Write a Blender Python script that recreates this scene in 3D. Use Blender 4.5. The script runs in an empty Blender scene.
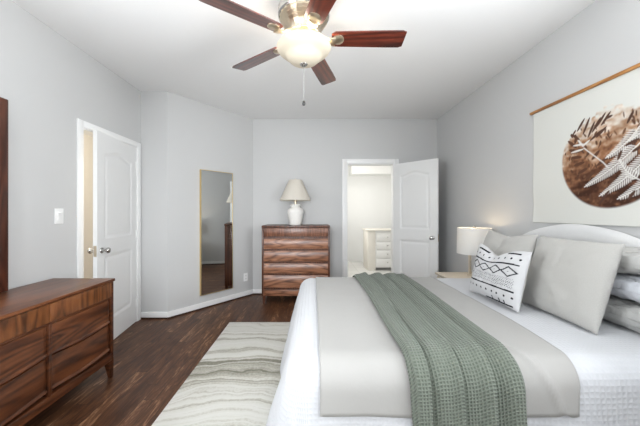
import bpy, bmesh, math, random
import numpy as np
from mathutils import Vector, Matrix, noise as mnoise

PI = math.pi
scene = bpy.context.scene
COL = scene.collection

# ------------------------------------------------------------------ camera
CAMZ = 1.28
cd = bpy.data.cameras.new('camera')
cam = bpy.data.objects.new('camera', cd)
COL.objects.link(cam)
cam.location = (0, 0, CAMZ)
cam.rotation_euler = (PI/2, 0, 0)
cd.sensor_width = 36.0
cd.lens = 16.0
cd.shift_x = 7.5/640
cd.shift_y = -0.5/640
cd.clip_start = 0.05
scene.camera = cam

# ------------------------------------------------------------------ world, exposure
w = bpy.data.worlds.new('world')
scene.world = w
w.use_nodes = True
bgn = w.node_tree.nodes['Background']
bgn.inputs[0].default_value = (0.85, 0.92, 1.0, 1)
bgn.inputs[1].default_value = 1.0
vs = scene.view_settings
vs.view_transform = 'Standard'
vs.look = 'None'
vs.exposure = 0.0
vs.gamma = 1.0
vs.use_curve_mapping = False

# ------------------------------------------------------------------ large lights
def area(name, loc, rot, sx, sy, power, color=(1, 1, 1), spread=180):
    l = bpy.data.lights.new(name, 'AREA')
    l.shape = 'RECTANGLE'
    l.size, l.size_y = sx, sy
    l.energy = power
    l.spread = math.radians(spread)
    l.color = color
    o = bpy.data.objects.new(name, l)
    o.location = loc
    o.rotation_euler = rot
    COL.objects.link(o)
    return o

XL, XR = -2.07, 1.95
SWY = 0.36            # centre of the unseen side windows, placed to even out the light
YN = -0.75            # near wall (behind the camera)
DAY = (0.93, 0.965, 1.0)
E1, E2 = math.radians(35), math.radians(28)      # upward tilt added to brighten the ceiling and spare the bed
area('window_light', (0.0, YN-0.02, 1.62), (PI/2+E1, 0, 0), 2.0, 1.4, 16, DAY, 150)
area('window_light_low', (-0.55, YN-0.02, 1.62), (PI/2-math.radians(10), 0, 0), 0.9, 1.2, 11, DAY, 62)  # added narrow fill for the low back wall and far end
area('side_window_light_left', (XL+0.02, SWY, 1.6), (0, -PI/2-E2, 0), 1.5, 1.1, 64, DAY, 165)
area('side_window_light_right', (XR-0.02, SWY, 1.6), (0, PI/2+E2, 0), 1.5, 1.1, 92, DAY, 165)  # fill added to light the left wall, in an unseen window
area('bath_window_light', (0.34, 6.1, 1.7), (0, -PI/2, 0), 1.2, 1.2, 19, (1.0, 0.985, 0.95))
area('bath_ceiling_light', (1.3, 5.7, 2.72), (0, 0, 0), 1.0, 1.2, 8, (1.0, 0.98, 0.95))
area('hall_light', (-2.75, 2.7, 2.68), (0, 0, 0), 0.4, 0.8, 45, (1.0, 0.93, 0.82))

# ------------------------------------------------------------------ materials
MATS = {}
class NT:
    def __init__(s, name):
        s.m = bpy.data.materials.new(name)
        s.m.use_nodes = True
        s.t = s.m.node_tree
        s.b = s.t.nodes['Principled BSDF']
        s.out = s.t.nodes['Material Output']
    def n(s, typ, **kw):
        nd = s.t.nodes.new(typ)
        for k, v in kw.items():
            if k.startswith('i_'):
                nd.inputs[k[2:].replace('_', ' ')].default_value = v
            else:
                setattr(nd, k, v)
        return nd
    def l(s, a, b):
        s.t.links.new(a, b)
    def math(s, op, a, b=None, c=None):
        nd = s.n('ShaderNodeMath', operation=op)
        for i, x in enumerate((a, b, c)):
            if x is None:
                continue
            if isinstance(x, (int, float)):
                nd.inputs[i].default_value = x
            else:
                s.l(x, nd.inputs[i])
        return nd.outputs[0]
    def ramp(s, fac, stops, interp='LINEAR'):
        nd = s.n('ShaderNodeValToRGB')
        cr = nd.color_ramp
        cr.interpolation = interp
        while len(cr.elements) < len(stops):
            cr.elements.new(0.5)
        for e, (p, c) in zip(cr.elements, stops):
            e.position = p
            e.color = (*c, 1) if len(c) == 3 else c
        s.l(fac, nd.inputs[0])
        return nd.outputs[0]
    def bump(s, h, strength=0.3, dist=0.01):
        nd = s.n('ShaderNodeBump')
        nd.inputs['Strength'].default_value = strength
        nd.inputs['Distance'].default_value = dist
        s.l(h, nd.inputs['Height'])
        s.l(nd.outputs[0], s.b.inputs['Normal'])
    def coords(s, kind='Object', scale=(1, 1, 1), rot=(0, 0, 0), loc=(0, 0, 0)):
        tc = s.n('ShaderNodeTexCoord')
        mp = s.n('ShaderNodeMapping')
        mp.inputs['Scale'].default_value = scale
        mp.inputs['Rotation'].default_value = rot
        mp.inputs['Location'].default_value = loc
        s.l(tc.outputs[kind], mp.inputs['Vector'])
        return mp.outputs[0]
    def noise(s, vec, scale, detail=3.0, rough=0.5, dist=0.0):
        nd = s.n('ShaderNodeTexNoise')
        nd.inputs['Scale'].default_value = scale
        nd.inputs['Detail'].default_value = detail
        nd.inputs['Roughness'].default_value = rough
        nd.inputs['Distortion'].default_value = dist
        if vec is not None:
            s.l(vec, nd.inputs['Vector'])
        return nd.outputs[0]

def srgb(r, g, b):
    def f(c):
        c /= 255.0
        return c/12.92 if c <= 0.04045 else ((c+0.055)/1.055)**2.4
    return (f(r), f(g), f(b))

def plain(name, col, rough=0.5, metal=0.0, spec=0.5, bump=None, var=0.0):
    k = NT(name)
    k.b.inputs['Roughness'].default_value = rough
    k.b.inputs['Metallic'].default_value = metal
    k.b.inputs['Specular IOR Level'].default_value = spec
    v = k.coords('Object')
    nz = k.noise(v, 9.0 if bump is None else bump[0], 3)
    lo = tuple(c*(1-var) for c in col)
    k.l(k.ramp(nz, [(0.3, lo), (0.7, col)]), k.b.inputs['Base Color'])
    if bump:
        k.bump(nz, bump[1], bump[2])
    MATS[name] = k.m
    return k.m

plain('wall_paint', (0.575, 0.575, 0.57), 0.75, spec=0.2, bump=(160, 0.06, 0.002), var=0.01)
plain('ceiling_paint', (0.86, 0.86, 0.855), 0.9, spec=0.1, bump=(120, 0.05, 0.002), var=0.01)
plain('trim_white', (0.84, 0.84, 0.83), 0.35, var=0.01)
plain('door_white', (0.80, 0.80, 0.79), 0.38, var=0.01)
plain('bath_white', (0.90, 0.90, 0.88), 0.5, var=0.01)
plain('hall_beige', (0.84, 0.79, 0.70), 0.8, var=0.02)
plain('plate_white', (0.85, 0.85, 0.84), 0.35)
plain('nickel', (0.55, 0.54, 0.52), 0.25, metal=1.0)
plain('brass_nickel', (0.72, 0.62, 0.47), 0.32, metal=1.0)
plain('gold', (0.74, 0.58, 0.30), 0.4, metal=1.0)
plain('mirror_glass', (0.86, 0.88, 0.87), 0.01, metal=1.0)
plain('champagne', (0.66, 0.60, 0.50), 0.3, metal=0.8)
plain('dark_metal', (0.03, 0.03, 0.03), 0.4)
plain('ceramic', (0.82, 0.80, 0.76), 0.35, bump=(40, 0.15, 0.003), var=0.04)
plain('vanity_cream', (0.82, 0.78, 0.70), 0.45, var=0.03)
plain('vanity_white', (0.86, 0.85, 0.82), 0.4)
plain('pine', (0.60, 0.53, 0.43), 0.5, var=0.15)
plain('shoe_brown', srgb(62, 40, 28), 0.4, var=0.2)
plain('slot_dark', (0.08, 0.08, 0.08), 0.6)

def wood(name, dark, mid, light, grain='y', rough=0.32, wave=7.0, dist=5.0, fine=60.0, sp=0.5, coat=0.0):
    k = NT(name)
    st = 0.16
    sc = {'x': (st, 1, 1), 'y': (1, st, 1), 'z': (1, 1, st)}[grain]
    v = k.coords('Object', sc)
    n0 = k.noise(v, wave*0.75, 2, 0.4, 0.2)
    ring = k.math('SINE', k.math('MULTIPLY', n0, dist*13))
    ring = k.math('POWER', k.math('MULTIPLY_ADD', ring, 0.5, 0.5), 0.6)
    f2 = k.noise(v, fine, 4, 0.6)
    big = k.noise(v, 4.0, 3)
    s = k.math('ADD', k.math('ADD', k.math('MULTIPLY', ring, 0.27), k.math('MULTIPLY', f2, 0.50)), k.math('MULTIPLY', big, 0.30))
    k.l(k.ramp(s, [(0.34, dark), (0.60, mid), (0.80, light)]), k.b.inputs['Base Color'])
    if coat:
        k.b.inputs['Coat Weight'].default_value = coat
        k.b.inputs['Coat Roughness'].default_value = 0.18
    k.b.inputs['Roughness'].default_value = rough
    k.b.inputs['Specular IOR Level'].default_value = sp
    k.bump(f2, 0.06, 0.002)
    MATS[name] = k.m

wood('walnut_y', srgb(44, 21, 10), srgb(86, 47, 25), srgb(112, 66, 38), 'y', fine=40)
wood('walnut_top', srgb(78, 42, 24), srgb(108, 64, 38), srgb(128, 80, 50), 'y', rough=0.30, wave=5, sp=0.3)
wood('walnut_z', srgb(66, 36, 17), srgb(110, 64, 33), srgb(134, 84, 46), 'z', wave=6, dist=7)
wood('walnut_edge', srgb(44, 22, 12), srgb(74, 40, 22), srgb(96, 56, 32), 'y')
wood('chest_x', srgb(84, 50, 34), srgb(140, 94, 68), srgb(166, 118, 90), 'x', wave=9, dist=6, fine=36)
wood('chest_burl', srgb(84, 52, 38), srgb(122, 80, 60), srgb(144, 102, 80), 'z', wave=8, dist=9)
wood('chest_side', srgb(50, 26, 16), srgb(84, 46, 28), srgb(104, 62, 40), 'z')
wood('mirror_wood', srgb(48, 24, 16), srgb(72, 38, 26), srgb(92, 52, 36), 'z')
wood('fan_cherry', srgb(48, 19, 14), srgb(92, 38, 26), srgb(122, 56, 38), 'x', rough=0.3, wave=5, coat=1.0)
wood('rod_wood', srgb(140, 92, 44), srgb(176, 122, 66), srgb(196, 146, 88), 'y', rough=0.5)

def floor_mat():
    k = NT('floor_wood')
    tc = k.n('ShaderNodeTexCoord')
    sep = k.n('ShaderNodeSeparateXYZ')
    k.l(tc.outputs['Object'], sep.inputs[0])
    W = 0.083
    px = k.math('DIVIDE', sep.outputs[0], W)
    pi = k.math('FLOOR', px)
    wn = k.n('ShaderNodeTexWhiteNoise', noise_dimensions='1D')
    k.l(pi, wn.inputs['W'])
    yo = k.math('ADD', sep.outputs[1], k.math('MULTIPLY', wn.outputs[0], 3.7))
    yb = k.math('DIVIDE', yo, 1.15)
    yi = k.math('FLOOR', yb)
    cb = k.n('ShaderNodeCombineXYZ')
    k.l(pi, cb.inputs[0]); k.l(yi, cb.inputs[1])
    wn2 = k.n('ShaderNodeTexWhiteNoise', noise_dimensions='2D')
    k.l(cb.outputs[0], wn2.inputs['Vector'])
    # grain, shifted per plank
    cg = k.n('ShaderNodeCombineXYZ')
    k.l(k.math('ADD', sep.outputs[0], k.math('MULTIPLY', wn2.outputs[0], 9.0)), cg.inputs[0])
    k.l(k.math('MULTIPLY', sep.outputs[1], 0.14), cg.inputs[1])
    k.l(k.math('MULTIPLY', wn2.outputs[0], 20.0), cg.inputs[2])
    g1 = k.noise(cg.outputs[0], 22, 6, 0.7, 1.2)
    g2 = k.noise(cg.outputs[0], 90, 4, 0.7, 0.4)
    s = k.math('ADD', k.math('MULTIPLY', g1, 0.70), k.math('MULTIPLY', g2, 0.28))
    s = k.math('ADD', s, k.math('MULTIPLY', k.math('SUBTRACT', wn2.outputs[0], 0.5), 0.10))
    col = k.ramp(s, [(0.30, srgb(40, 23, 14)), (0.44, srgb(74, 46, 30)), (0.56, srgb(100, 66, 44)), (0.64, srgb(158, 120, 90))])
    # seams
    fx = k.math('FRACT', px)
    ex = k.math('MINIMUM', fx, k.math('SUBTRACT', 1.0, fx))
    fy = k.math('FRACT', yb)
    ey = k.math('MULTIPLY', k.math('MINIMUM', fy, k.math('SUBTRACT', 1.0, fy)), 13.0)
    e = k.math('MINIMUM', ex, ey)
    sm = k.ramp(e, [(0.0, (0.35, 0.35, 0.35)), (0.04, (1, 1, 1))])
    mx = k.n('ShaderNodeMix', data_type='RGBA', blend_type='MULTIPLY')
    mx.inputs[0].default_value = 1.0
    k.l(col, mx.inputs[6]); k.l(sm, mx.inputs[7])
    k.l(mx.outputs[2], k.b.inputs['Base Color'])
    k.l(k.ramp(g2, [(0.3, (0.34,)*3), (0.7, (0.46,)*3)]), k.b.inputs['Roughness'])
    k.b.inputs['Specular IOR Level'].default_value = 0.3
    k.bump(k.math('ADD', g2, k.math('MULTIPLY', sm, 0.6)), 0.12, 0.002)
    MATS['floor_wood'] = k.m
floor_mat()

def rug_mat():
    k = NT('rug_wool')
    v = k.coords('Object')
    sep = k.n('ShaderNodeSeparateXYZ'); k.l(v, sep.inputs[0])
    n1 = k.math('SUBTRACT', k.noise(v, 1.3, 2), 0.5)
    n2 = k.math('SUBTRACT', k.noise(v, 4.5, 3), 0.5)
    n3 = k.math('SUBTRACT', k.noise(v, 60, 2), 0.5)
    X = k.math('SUBTRACT', sep.outputs[0], -0.62)
    Y = k.math('SUBTRACT', sep.outputs[1], 1.02)
    r = k.math('SQRT', k.math('ADD', k.math('MULTIPLY', k.math('MULTIPLY', X, X), 0.85), k.math('MULTIPLY', Y, Y)))
    f = k.math('ADD', k.math('ADD', r, k.math('MULTIPLY', n1, 0.42)), k.math('MULTIPLY', n2, 0.10))
    nd = k.n('ShaderNodeTexNoise', noise_dimensions='1D')
    nd.inputs['Scale'].default_value = 9.0
    nd.inputs['Detail'].default_value = 4.0
    nd.inputs['Roughness'].default_value = 0.72
    k.l(f, nd.inputs['W'])
    m1 = k.math('MAXIMUM', k.math('SUBTRACT', 1.0, k.math('MULTIPLY', k.math('ABSOLUTE', k.math('SUBTRACT', f, 1.28)), 3.2)), 0.0)
    m2 = k.math('MAXIMUM', k.math('SUBTRACT', 1.0, k.math('MULTIPLY', k.math('ABSOLUTE', k.math('SUBTRACT', f, 0.62)), 9.0)), 0.0)
    mk = k.math('ADD', k.math('MULTIPLY', m1, 0.20), k.math('MULTIPLY', m2, 0.10))
    s = k.math('SUBTRACT', k.math('ADD', nd.outputs[0], k.math('MULTIPLY', n3, 0.16)), mk)
    s = k.math('ADD', s, k.math('MULTIPLY', n2, 0.12))
    col = k.ramp(s, [(0.20, srgb(136, 134, 120)), (0.30, srgb(170, 167, 154)), (0.38, srgb(200, 197, 186)), (0.46, srgb(219, 218, 210)), (0.66, srgb(226, 225, 219)), (0.80, srgb(206, 203, 193))])
    k.l(col, k.b.inputs['Base Color'])
    k.b.inputs['Roughness'].default_value = 0.95
    k.b.inputs['Specular IOR Level'].default_value = 0.1
    k.bump(k.noise(v, 400, 2), 0.4, 0.004)
    MATS['rug_wool'] = k.m
rug_mat()

def cloth(name, col, waffle=None, wr=6.0, wstr=0.25, wdist=0.02, weave=500, var=0.06, kind='UV'):
    """fabric; waffle = (cell size, strength, distance) of a woven relief in UV metres"""
    k = NT(name)
    v = k.coords(kind)
    k.b.inputs['Roughness'].default_value = 0.95
    k.b.inputs['Specular IOR Level'].default_value = 0.12
    k.b.inputs['Sheen Weight'].default_value = 0.15
    big = k.noise(v, wr, 4, 0.55, 0.4)
    fine = k.noise(v, weave, 2)
    h = k.math('ADD', k.math('MULTIPLY', big, wdist*60), k.math('MULTIPLY', fine, 0.05))
    lo = tuple(c*(1-var) for c in col)
    base = k.ramp(fine, [(0.3, lo), (0.7, col)])
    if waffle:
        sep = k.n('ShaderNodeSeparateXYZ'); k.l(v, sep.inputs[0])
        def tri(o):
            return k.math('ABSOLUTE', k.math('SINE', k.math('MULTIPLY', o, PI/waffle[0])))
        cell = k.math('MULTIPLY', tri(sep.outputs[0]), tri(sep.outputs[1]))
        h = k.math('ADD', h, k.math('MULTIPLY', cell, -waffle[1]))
        if waffle[2]:  # shade of the cell hollows painted into the base colour
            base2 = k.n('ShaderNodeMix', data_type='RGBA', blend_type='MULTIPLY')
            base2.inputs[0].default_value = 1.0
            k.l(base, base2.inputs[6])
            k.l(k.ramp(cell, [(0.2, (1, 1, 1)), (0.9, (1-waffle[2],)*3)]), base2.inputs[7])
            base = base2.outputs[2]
    k.l(base, k.b.inputs['Base Color'])
    k.bump(h, wstr, 0.012)
    MATS[name] = k.m

cloth('quilt_white', (0.58, 0.588, 0.608), waffle=(0.022, 0.30, 0.0), wr=7, wstr=0.5, wdist=0.006)
cloth('blanket_beige', (0.36, 0.352, 0.336), wr=9, wstr=0.25, wdist=0.012)
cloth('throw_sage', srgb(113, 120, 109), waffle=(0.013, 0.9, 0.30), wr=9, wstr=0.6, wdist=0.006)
cloth('linen_grey', (0.475, 0.465, 0.44), wr=14, wstr=0.55, wdist=0.008, weave=260, var=0.12)
cloth('linen_pale', (0.50, 0.495, 0.475), wr=13, wstr=0.9, wdist=0.026)
cloth('cotton_white', (0.62, 0.635, 0.67), wr=13, wstr=0.9, wdist=0.026)
cloth('slipcover', (0.68, 0.68, 0.675), wr=8, wstr=0.5, wdist=0.014)
cloth('mattress_tick', (0.8, 0.8, 0.8))

def painted(name, rough=0.95, bumpsc=300):
    k = NT(name)
    at = k.n('ShaderNodeAttribute'); at.attribute_name = 'print'
    k.l(at.outputs['Color'], k.b.inputs['Base Color'])
    k.b.inputs['Roughness'].default_value = rough
    k.b.inputs['Specular IOR Level'].default_value = 0.12
    k.bump(k.noise(k.coords('UV'), bumpsc, 3), 0.15, 0.004)
    MATS[name] = k.m
painted('printed_cotton')
painted('printed_canvas')

def shade_mat(name, col, emit=0.0, trans=0.45):
    k = NT(name)
    d = k.n('ShaderNodeBsdfDiffuse'); d.inputs[0].default_value = (*col, 1)
    t = k.n('ShaderNodeBsdfTranslucent'); t.inputs[0].default_value = (*col, 1)
    m = k.n('ShaderNodeMixShader'); m.inputs[0].default_value = trans
    k.l(d.outputs[0], m.inputs[1]); k.l(t.outputs[0], m.inputs[2])
    nz = k.noise(k.coords('Object', (120, 120, 30)), 3.0, 2)
    bp = k.n('ShaderNodeBump'); bp.inputs['Strength'].default_value = 0.08; bp.inputs['Distance'].default_value = 0.003
    k.l(nz, bp.inputs['Height']); k.l(bp.outputs[0], d.inputs['Normal'])
    if emit:
        e = k.n('ShaderNodeEmission'); e.inputs[0].default_value = (1.0, 0.90, 0.74, 1); e.inputs[1].default_value = emit
        a = k.n('ShaderNodeAddShader')
        k.l(m.outputs[0], a.inputs[0]); k.l(e.outputs[0], a.inputs[1])
        k.l(a.outputs[0], k.out.inputs[0])
    else:
        k.l(m.outputs[0], k.out.inputs[0])
    MATS[name] = k.m
shade_mat('shade_cream', (0.86, 0.82, 0.75))
shade_mat('shade_white', (0.80, 0.80, 0.79), 0.0, 0.28)
shade_mat('bowl_glass', (0.64, 0.57, 0.455), 0.0, 0.008)

def emit_mat(name, col, s):
    k = NT(name)
    e = k.n('ShaderNodeEmission'); e.inputs[0].default_value = (*col, 1); e.inputs[1].default_value = s
    k.l(e.outputs[0], k.out.inputs[0])
    MATS[name] = k.m
emit_mat('bulb_glow', (1.0, 0.86, 0.62), 4)

def tile_mat():
    k = NT('bath_tile')
    br = k.n('ShaderNodeTexBrick')
    br.offset = 0
    br.inputs['Scale'].default_value = 1.0
    br.inputs['Brick Width'].default_value = 0.33
    br.inputs['Row Height'].default_value = 0.33
    br.inputs['Mortar Size'].default_value = 0.004
    br.inputs['Color1'].default_value = (0.80, 0.79, 0.76, 1)
    br.inputs['Color2'].default_value = (0.76, 0.75, 0.72, 1)
    br.inputs['Mortar'].default_value = (0.6, 0.6, 0.58, 1)
    k.l(k.coords('Object'), br.inputs['Vector'])
    k.l(br.outputs[0], k.b.inputs['Base Color'])
    k.b.inputs['Roughness'].default_value = 0.25
    MATS['bath_tile'] = k.m
tile_mat()

# ------------------------------------------------------------------ mesh builder
class MB:
    def __init__(s):
        s.bm = bmesh.new()
        s.uv = s.bm.loops.layers.uv.new('UVMap')
        s.mi = 0
    def _mark(s, fs):
        for f in fs:
            f.material_index = s.mi
    def box(s, x0, x1, y0, y1, z0, z1, bev=0.0, seg=2):
        vs_ = [s.bm.verts.new((x, y, z)) for x in (x0, x1) for y in (y0, y1) for z in (z0, z1)]
        idx = [(0, 1, 3, 2), (4, 6, 7, 5), (0, 4, 5, 1), (2, 3, 7, 6), (0, 2, 6, 4), (1, 5, 7, 3)]
        fs = [s.bm.faces.new([vs_[i] for i in q]) for q in idx]
        s._mark(fs)
        if bev > 0:
            es = list({e for f in fs for e in f.edges})
            r = bmesh.ops.bevel(s.bm, geom=es, offset=bev, segments=seg, affect='EDGES', profile=0.5)
            s._mark(r['faces'])
        return s
    def prism(s, poly, fn0, fn1):
        """poly: 2-D points; fn0/fn1 turn one into the two end points"""
        a = [s.bm.verts.new(fn0(p)) for p in poly]
        b = [s.bm.verts.new(fn1(p)) for p in poly]
        n = len(poly)
        fs = [s.bm.faces.new(a[::-1]), s.bm.faces.new(b)]
        for i in range(n):
            fs.append(s.bm.faces.new([a[i], a[(i+1) % n], b[(i+1) % n], b[i]]))
        s._mark(fs)
        return s
    def lathe(s, prof, c=(0, 0, 0), n=32, axis='z', cap=True, rfun=None):
        """prof: (r, h) pairs"""
        rows = []
        for r, h in prof:
            row = []
            if r < 1e-6:
                row = [s.bm.verts.new(s._ax(0, 0, h, c, axis))]
            else:
                for i in range(n):
                    a = 2*PI*i/n
                    rr = r*(rfun(a, h) if rfun else 1)
                    row.append(s.bm.verts.new(s._ax(rr*math.cos(a), rr*math.sin(a), h, c, axis)))
            rows.append(row)
        fs = []
        for A, B in zip(rows, rows[1:]):
            if len(A) == 1 and len(B) == 1:
                continue
            for i in range(n):
                j = (i+1) % n
                if len(A) == 1:
                    fs.append(s.bm.faces.new([A[0], B[j], B[i]]))
                elif len(B) == 1:
                    fs.append(s.bm.faces.new([A[i], A[j], B[0]]))
                else:
                    fs.append(s.bm.faces.new([A[i], A[j], B[j], B[i]]))
        if cap:
            for row, rev in ((rows[0], True), (rows[-1], False)):
                if len(row) > 2:
                    fs.append(s.bm.faces.new(row[::-1] if rev else row))
        s._mark(fs)
        return s
    def _ax(s, a, b, h, c, axis):
        if axis == 'z':
            p = (a, b, h)
        elif axis == 'x':
            p = (h, a, b)
        else:
            p = (a, h, b)
        return Vector(p)+Vector(c)
    def tube(s, path, r, n=10, cap=True):
        pts = [Vector(p) for p in path]
        rows = []
        for i, p in enumerate(pts):
            t = (pts[min(i+1, len(pts)-1)]-pts[max(i-1, 0)]).normalized()
            up = Vector((0, 0, 1)) if abs(t.z) < 0.9 else Vector((1, 0, 0))
            u = t.cross(up).normalized(); v = u.cross(t)
            rr = r[i] if isinstance(r, (list, tuple)) else r
            rows.append([s.bm.verts.new(p+u*rr*math.cos(2*PI*k/n)+v*rr*math.sin(2*PI*k/n)) for k in range(n)])
        fs = []
        for A, B in zip(rows, rows[1:]):
            for k in range(n):
                fs.append(s.bm.faces.new([A[k], A[(k+1) % n], B[(k+1) % n], B[k]]))
        if cap:
            fs.append(s.bm.faces.new(rows[0][::-1])); fs.append(s.bm.faces.new(rows[-1]))
        s._mark(fs)
        return s
    def grid(s, fn, us, vs_, uv=None):
        R = [[s.bm.verts.new(fn(u, v)) for v in vs_] for u in us]
        fs = []
        for i in range(len(us)-1):
            for j in range(len(vs_)-1):
                f = s.bm.faces.new([R[i][j], R[i+1][j], R[i+1][j+1], R[i][j+1]])
                prm = [(us[i], vs_[j]), (us[i+1], vs_[j]), (us[i+1], vs_[j+1]), (us[i], vs_[j+1])]
                for lp, q in zip(f.loops, prm):
                    lp[s.uv].uv = uv(*q) if uv else q
                fs.append(f)
        s._mark(fs)
        return R

def obj(name, mb, mats, parent=None, recalc=True, sharp=0.6):
    bm = mb.bm
    if recalc:
        bmesh.ops.recalc_face_normals(bm, faces=bm.faces[:])
    for f in bm.faces:
        f.smooth = True
    for e in bm.edges:
        if len(e.link_faces) == 2 and e.calc_face_angle(0) > sharp:
            e.smooth = False
    me = bpy.data.meshes.new(name)
    if parent is not None and parent.get('_root') is not None:
        pass
    bm.to_mesh(me); bm.free()
    for m in ([mats] if isinstance(mats, str) else mats):
        me.materials.append(MATS[m])
    o = bpy.data.objects.new(name, me)
    COL.objects.link(o)
    if parent is not None:
        root = parent
        while root.parent is not None:
            root = root.parent
        me.transform(root.matrix_basis.inverted())
        o.parent = parent
    return o

def tag(o, label, cat, group=None, kind=None):
    if label: o['label'] = label
    if cat: o['category'] = cat
    if group: o['group'] = group
    if kind: o['kind'] = kind
    return o

def thing(name, label, cat, loc=(0, 0, 0), rz=0.0, group=None):
    o = bpy.data.objects.new(name, None)
    COL.objects.link(o)
    o.empty_display_size = 0.1
    o.location = loc
    o.rotation_euler = (0, 0, rz)
    bpy.context.view_layer.update()
    return tag(o, label, cat, group)

def struct(name, mb, mats, parent=None):
    o = obj(name, mb, mats, parent)
    if parent is None:
        o['kind'] = 'structure'
    return o

# ------------------------------------------------------------------ room shell
H = 2.74
YB = 4.45
JOG = (-1.748, 3.43)
ANG = (-0.934, 4.45)
T = 0.12
# floor / ceiling
struct('floor', MB().box(XL-T, XR+T, YN-T, YB+0.06, -0.06, 0.0), 'floor_wood')
struct('ceiling', MB().box(XL-T, XR+T, YN-T, YB+T, H, H+0.06), 'ceiling_paint')
# left wall with a doorway
D1A, D1B, DH = 2.555, 3.345, 2.045
mb = MB()

SA, SB, SZ0, SZ1 = SWY-.56, SWY+.56, .84, 2.36
def side_wall(mb, x0, x1, yend):
    mb.box(x0, x1, YN-T, SA, 0, H); mb.box(x0, x1, SB, yend, 0, H)
    mb.box(x0, x1, SA, SB, 0, SZ0); mb.box(x0, x1, SA, SB, SZ1, H)
side_wall(mb, XL-T, XL, D1A)
mb.box(XL-T, XL, D1B, JOG[1]+T, 0, H); mb.box(XL-T, XL, D1A, D1B, DH, H)
struct('wall_left', mb, 'wall_paint')
# short return wall and angled wall
struct('wall_return', MB().box(XL, JOG[0], JOG[1], JOG[1]+T, 0, H), 'wall_paint')
ax, ay = ANG[0]-JOG[0], ANG[1]-JOG[1]
al = math.hypot(ax, ay); ux, uy = ax/al, ay/al; nx, ny = uy, -ux      # nx,ny points into the room
def angp(t, off, z):
    return (JOG[0]+ux*t+nx*off, JOG[1]+uy*t+ny*off, z)
def ang_box(mb, t0, t1, o0, o1, z0, z1, bev=0.0):
    poly = [(t0, o0), (t1, o0), (t1, o1), (t0, o1)]
    mb.prism(poly, lambda p: angp(p[0], p[1], z0), lambda p: angp(p[0], p[1], z1))
mb = MB(); ang_box(mb, 0, al+0.04, -T, 0, 0, H)
struct('wall_angled', mb, 'wall_paint')
# back wall with the bathroom doorway
D2A, D2B = 0.535, 1.275
mb = MB()
mb.box(ANG[0]-0.05, D2A, YB, YB+T, 0, H); mb.box(D2B, XR, YB, YB+T, 0, H); mb.box(D2A, D2B, YB, YB+T, DH, H)
struct('wall_back', mb, 'wall_paint')
mb = MB(); side_wall(mb, XR, XR+T, YB+T)
struct('wall_right', mb, 'wall_paint')
# near wall with a window
mb = MB()
wz0, wz1 = 0.9, 2.34
xa, xb = -1.02, 1.02
mb.box(XL, xa, YN-T, YN, 0, H); mb.box(xb, XR, YN-T, YN, 0, H)
mb.box(xa, xb, YN-T, YN, 0, wz0); mb.box(xa, xb, YN-T, YN, wz1, H)
struct('wall_near', mb, 'wall_paint')
mb = MB()
for x0, x1, z0, z1 in ((xa, xa+.06, wz0, wz1), (xb-.06, xb, wz0, wz1), (xa+.06, xb-.06, wz0, wz0+.06), (xa+.06, xb-.06, wz1-.06, wz1), (-.03, .03, wz0+.06, wz1-.06)):
    mb.box(x0, x1, YN-.11, YN-.07, z0, z1)
struct('window_1', mb, 'trim_white')
for i, x in enumerate((XL-.11, XR+.07)):  # unseen side windows; the right one is added to light the left wall
    mb = MB()
    for y0, y1, z0, z1 in ((SA, SA+.06, SZ0, SZ1), (SB-.06, SB, SZ0, SZ1), (SA+.06, SB-.06, SZ0, SZ0+.06), (SA+.06, SB-.06, SZ1-.06, SZ1)):
        mb.box(x, x+.04, y0, y1, z0, z1)
    struct('window_%d' % (i+2), mb, 'trim_white')

# baseboards
BH = 0.082
def bb(name, mb): struct(name, mb, 'trim_white')
mb = MB(); mb.box(XL, XL+.014, YN, D1A-.06, 0.018, BH, .003); bb('baseboard_left', mb)
mb = MB(); mb.box(XL+.002, JOG[0]+.004, JOG[1]-.014, JOG[1], 0.018, BH, .003); bb('baseboard_return', mb)
mb = MB(); ang_box(mb, .0, al-.004, 0, .014, 0.018, BH); bb('baseboard_angled', mb)
mb = MB(); mb.box(ANG[0], D2A-.075, YB-.014, YB, 0.018, BH, .003); mb.box(D2B+.075, XR, YB-.014, YB, 0.018, BH, .003); bb('baseboard_back', mb)
mb = MB(); mb.box(XR-.014, XR, YN, YB, 0.018, BH, .003); bb('baseboard_right', mb)
# dark shoe strip under the baseboards
mb = MB()
mb.box(XL, XL+.018, YN, D1A-.06, 0, .018)
mb.box(XL+.002, JOG[0]+.006, JOG[1]-.018, JOG[1], 0, .018)
ang_box(mb, 0, al-.004, 0, .018, 0, .018)
mb.box(ANG[0], D2A-.075, YB-.018, YB, 0, .018); mb.box(D2B+.075, XR, YB-.018, YB, 0, .018)
mb.box(XR-.018, XR, YN, YB, 0, .018)
struct('trim_1', mb, 'shoe_brown')

# door casings
mb = MB()
cw = 0.062
for (y0, y1, z0, z1) in ((D1A-cw, D1A, 0, DH+cw), (D1B, D1B+cw, 0, DH+cw), (D1A, D1B, DH, DH+cw)):
    mb.box(XL, XL+.016, y0, y1, z0, z1, .004)
    mb.box(XL-T-.016, XL-T, y0, y1, z0, z1, .004)
mb.box(XL-T, XL+.004, D1A-.002, D1A+.014, 0, DH); mb.box(XL-T, XL+.004, D1B-.014, D1B+.002, 0, DH); mb.box(XL-T, XL+.004, D1A+.014, D1B-.014, DH-.014, DH)
mb.box(XL-.07, XL-.045, D1A+.014, D1A+.026, 0, DH-.014)
struct('trim_2', mb, 'trim_white')
mb = MB()
cw2 = 0.072
for (x0, x1, z0, z1) in ((D2A-cw2, D2A, 0, DH+cw2), (D2B, D2B+cw2, 0, DH+cw2), (D2A, D2B, DH, DH+cw2)):
    mb.box(x0, x1, YB-.016, YB, z0, z1, .004)
    mb.box(x0+.008, x1-.03, YB-.022, YB-.012, z0, z1-.01, .003)
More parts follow.
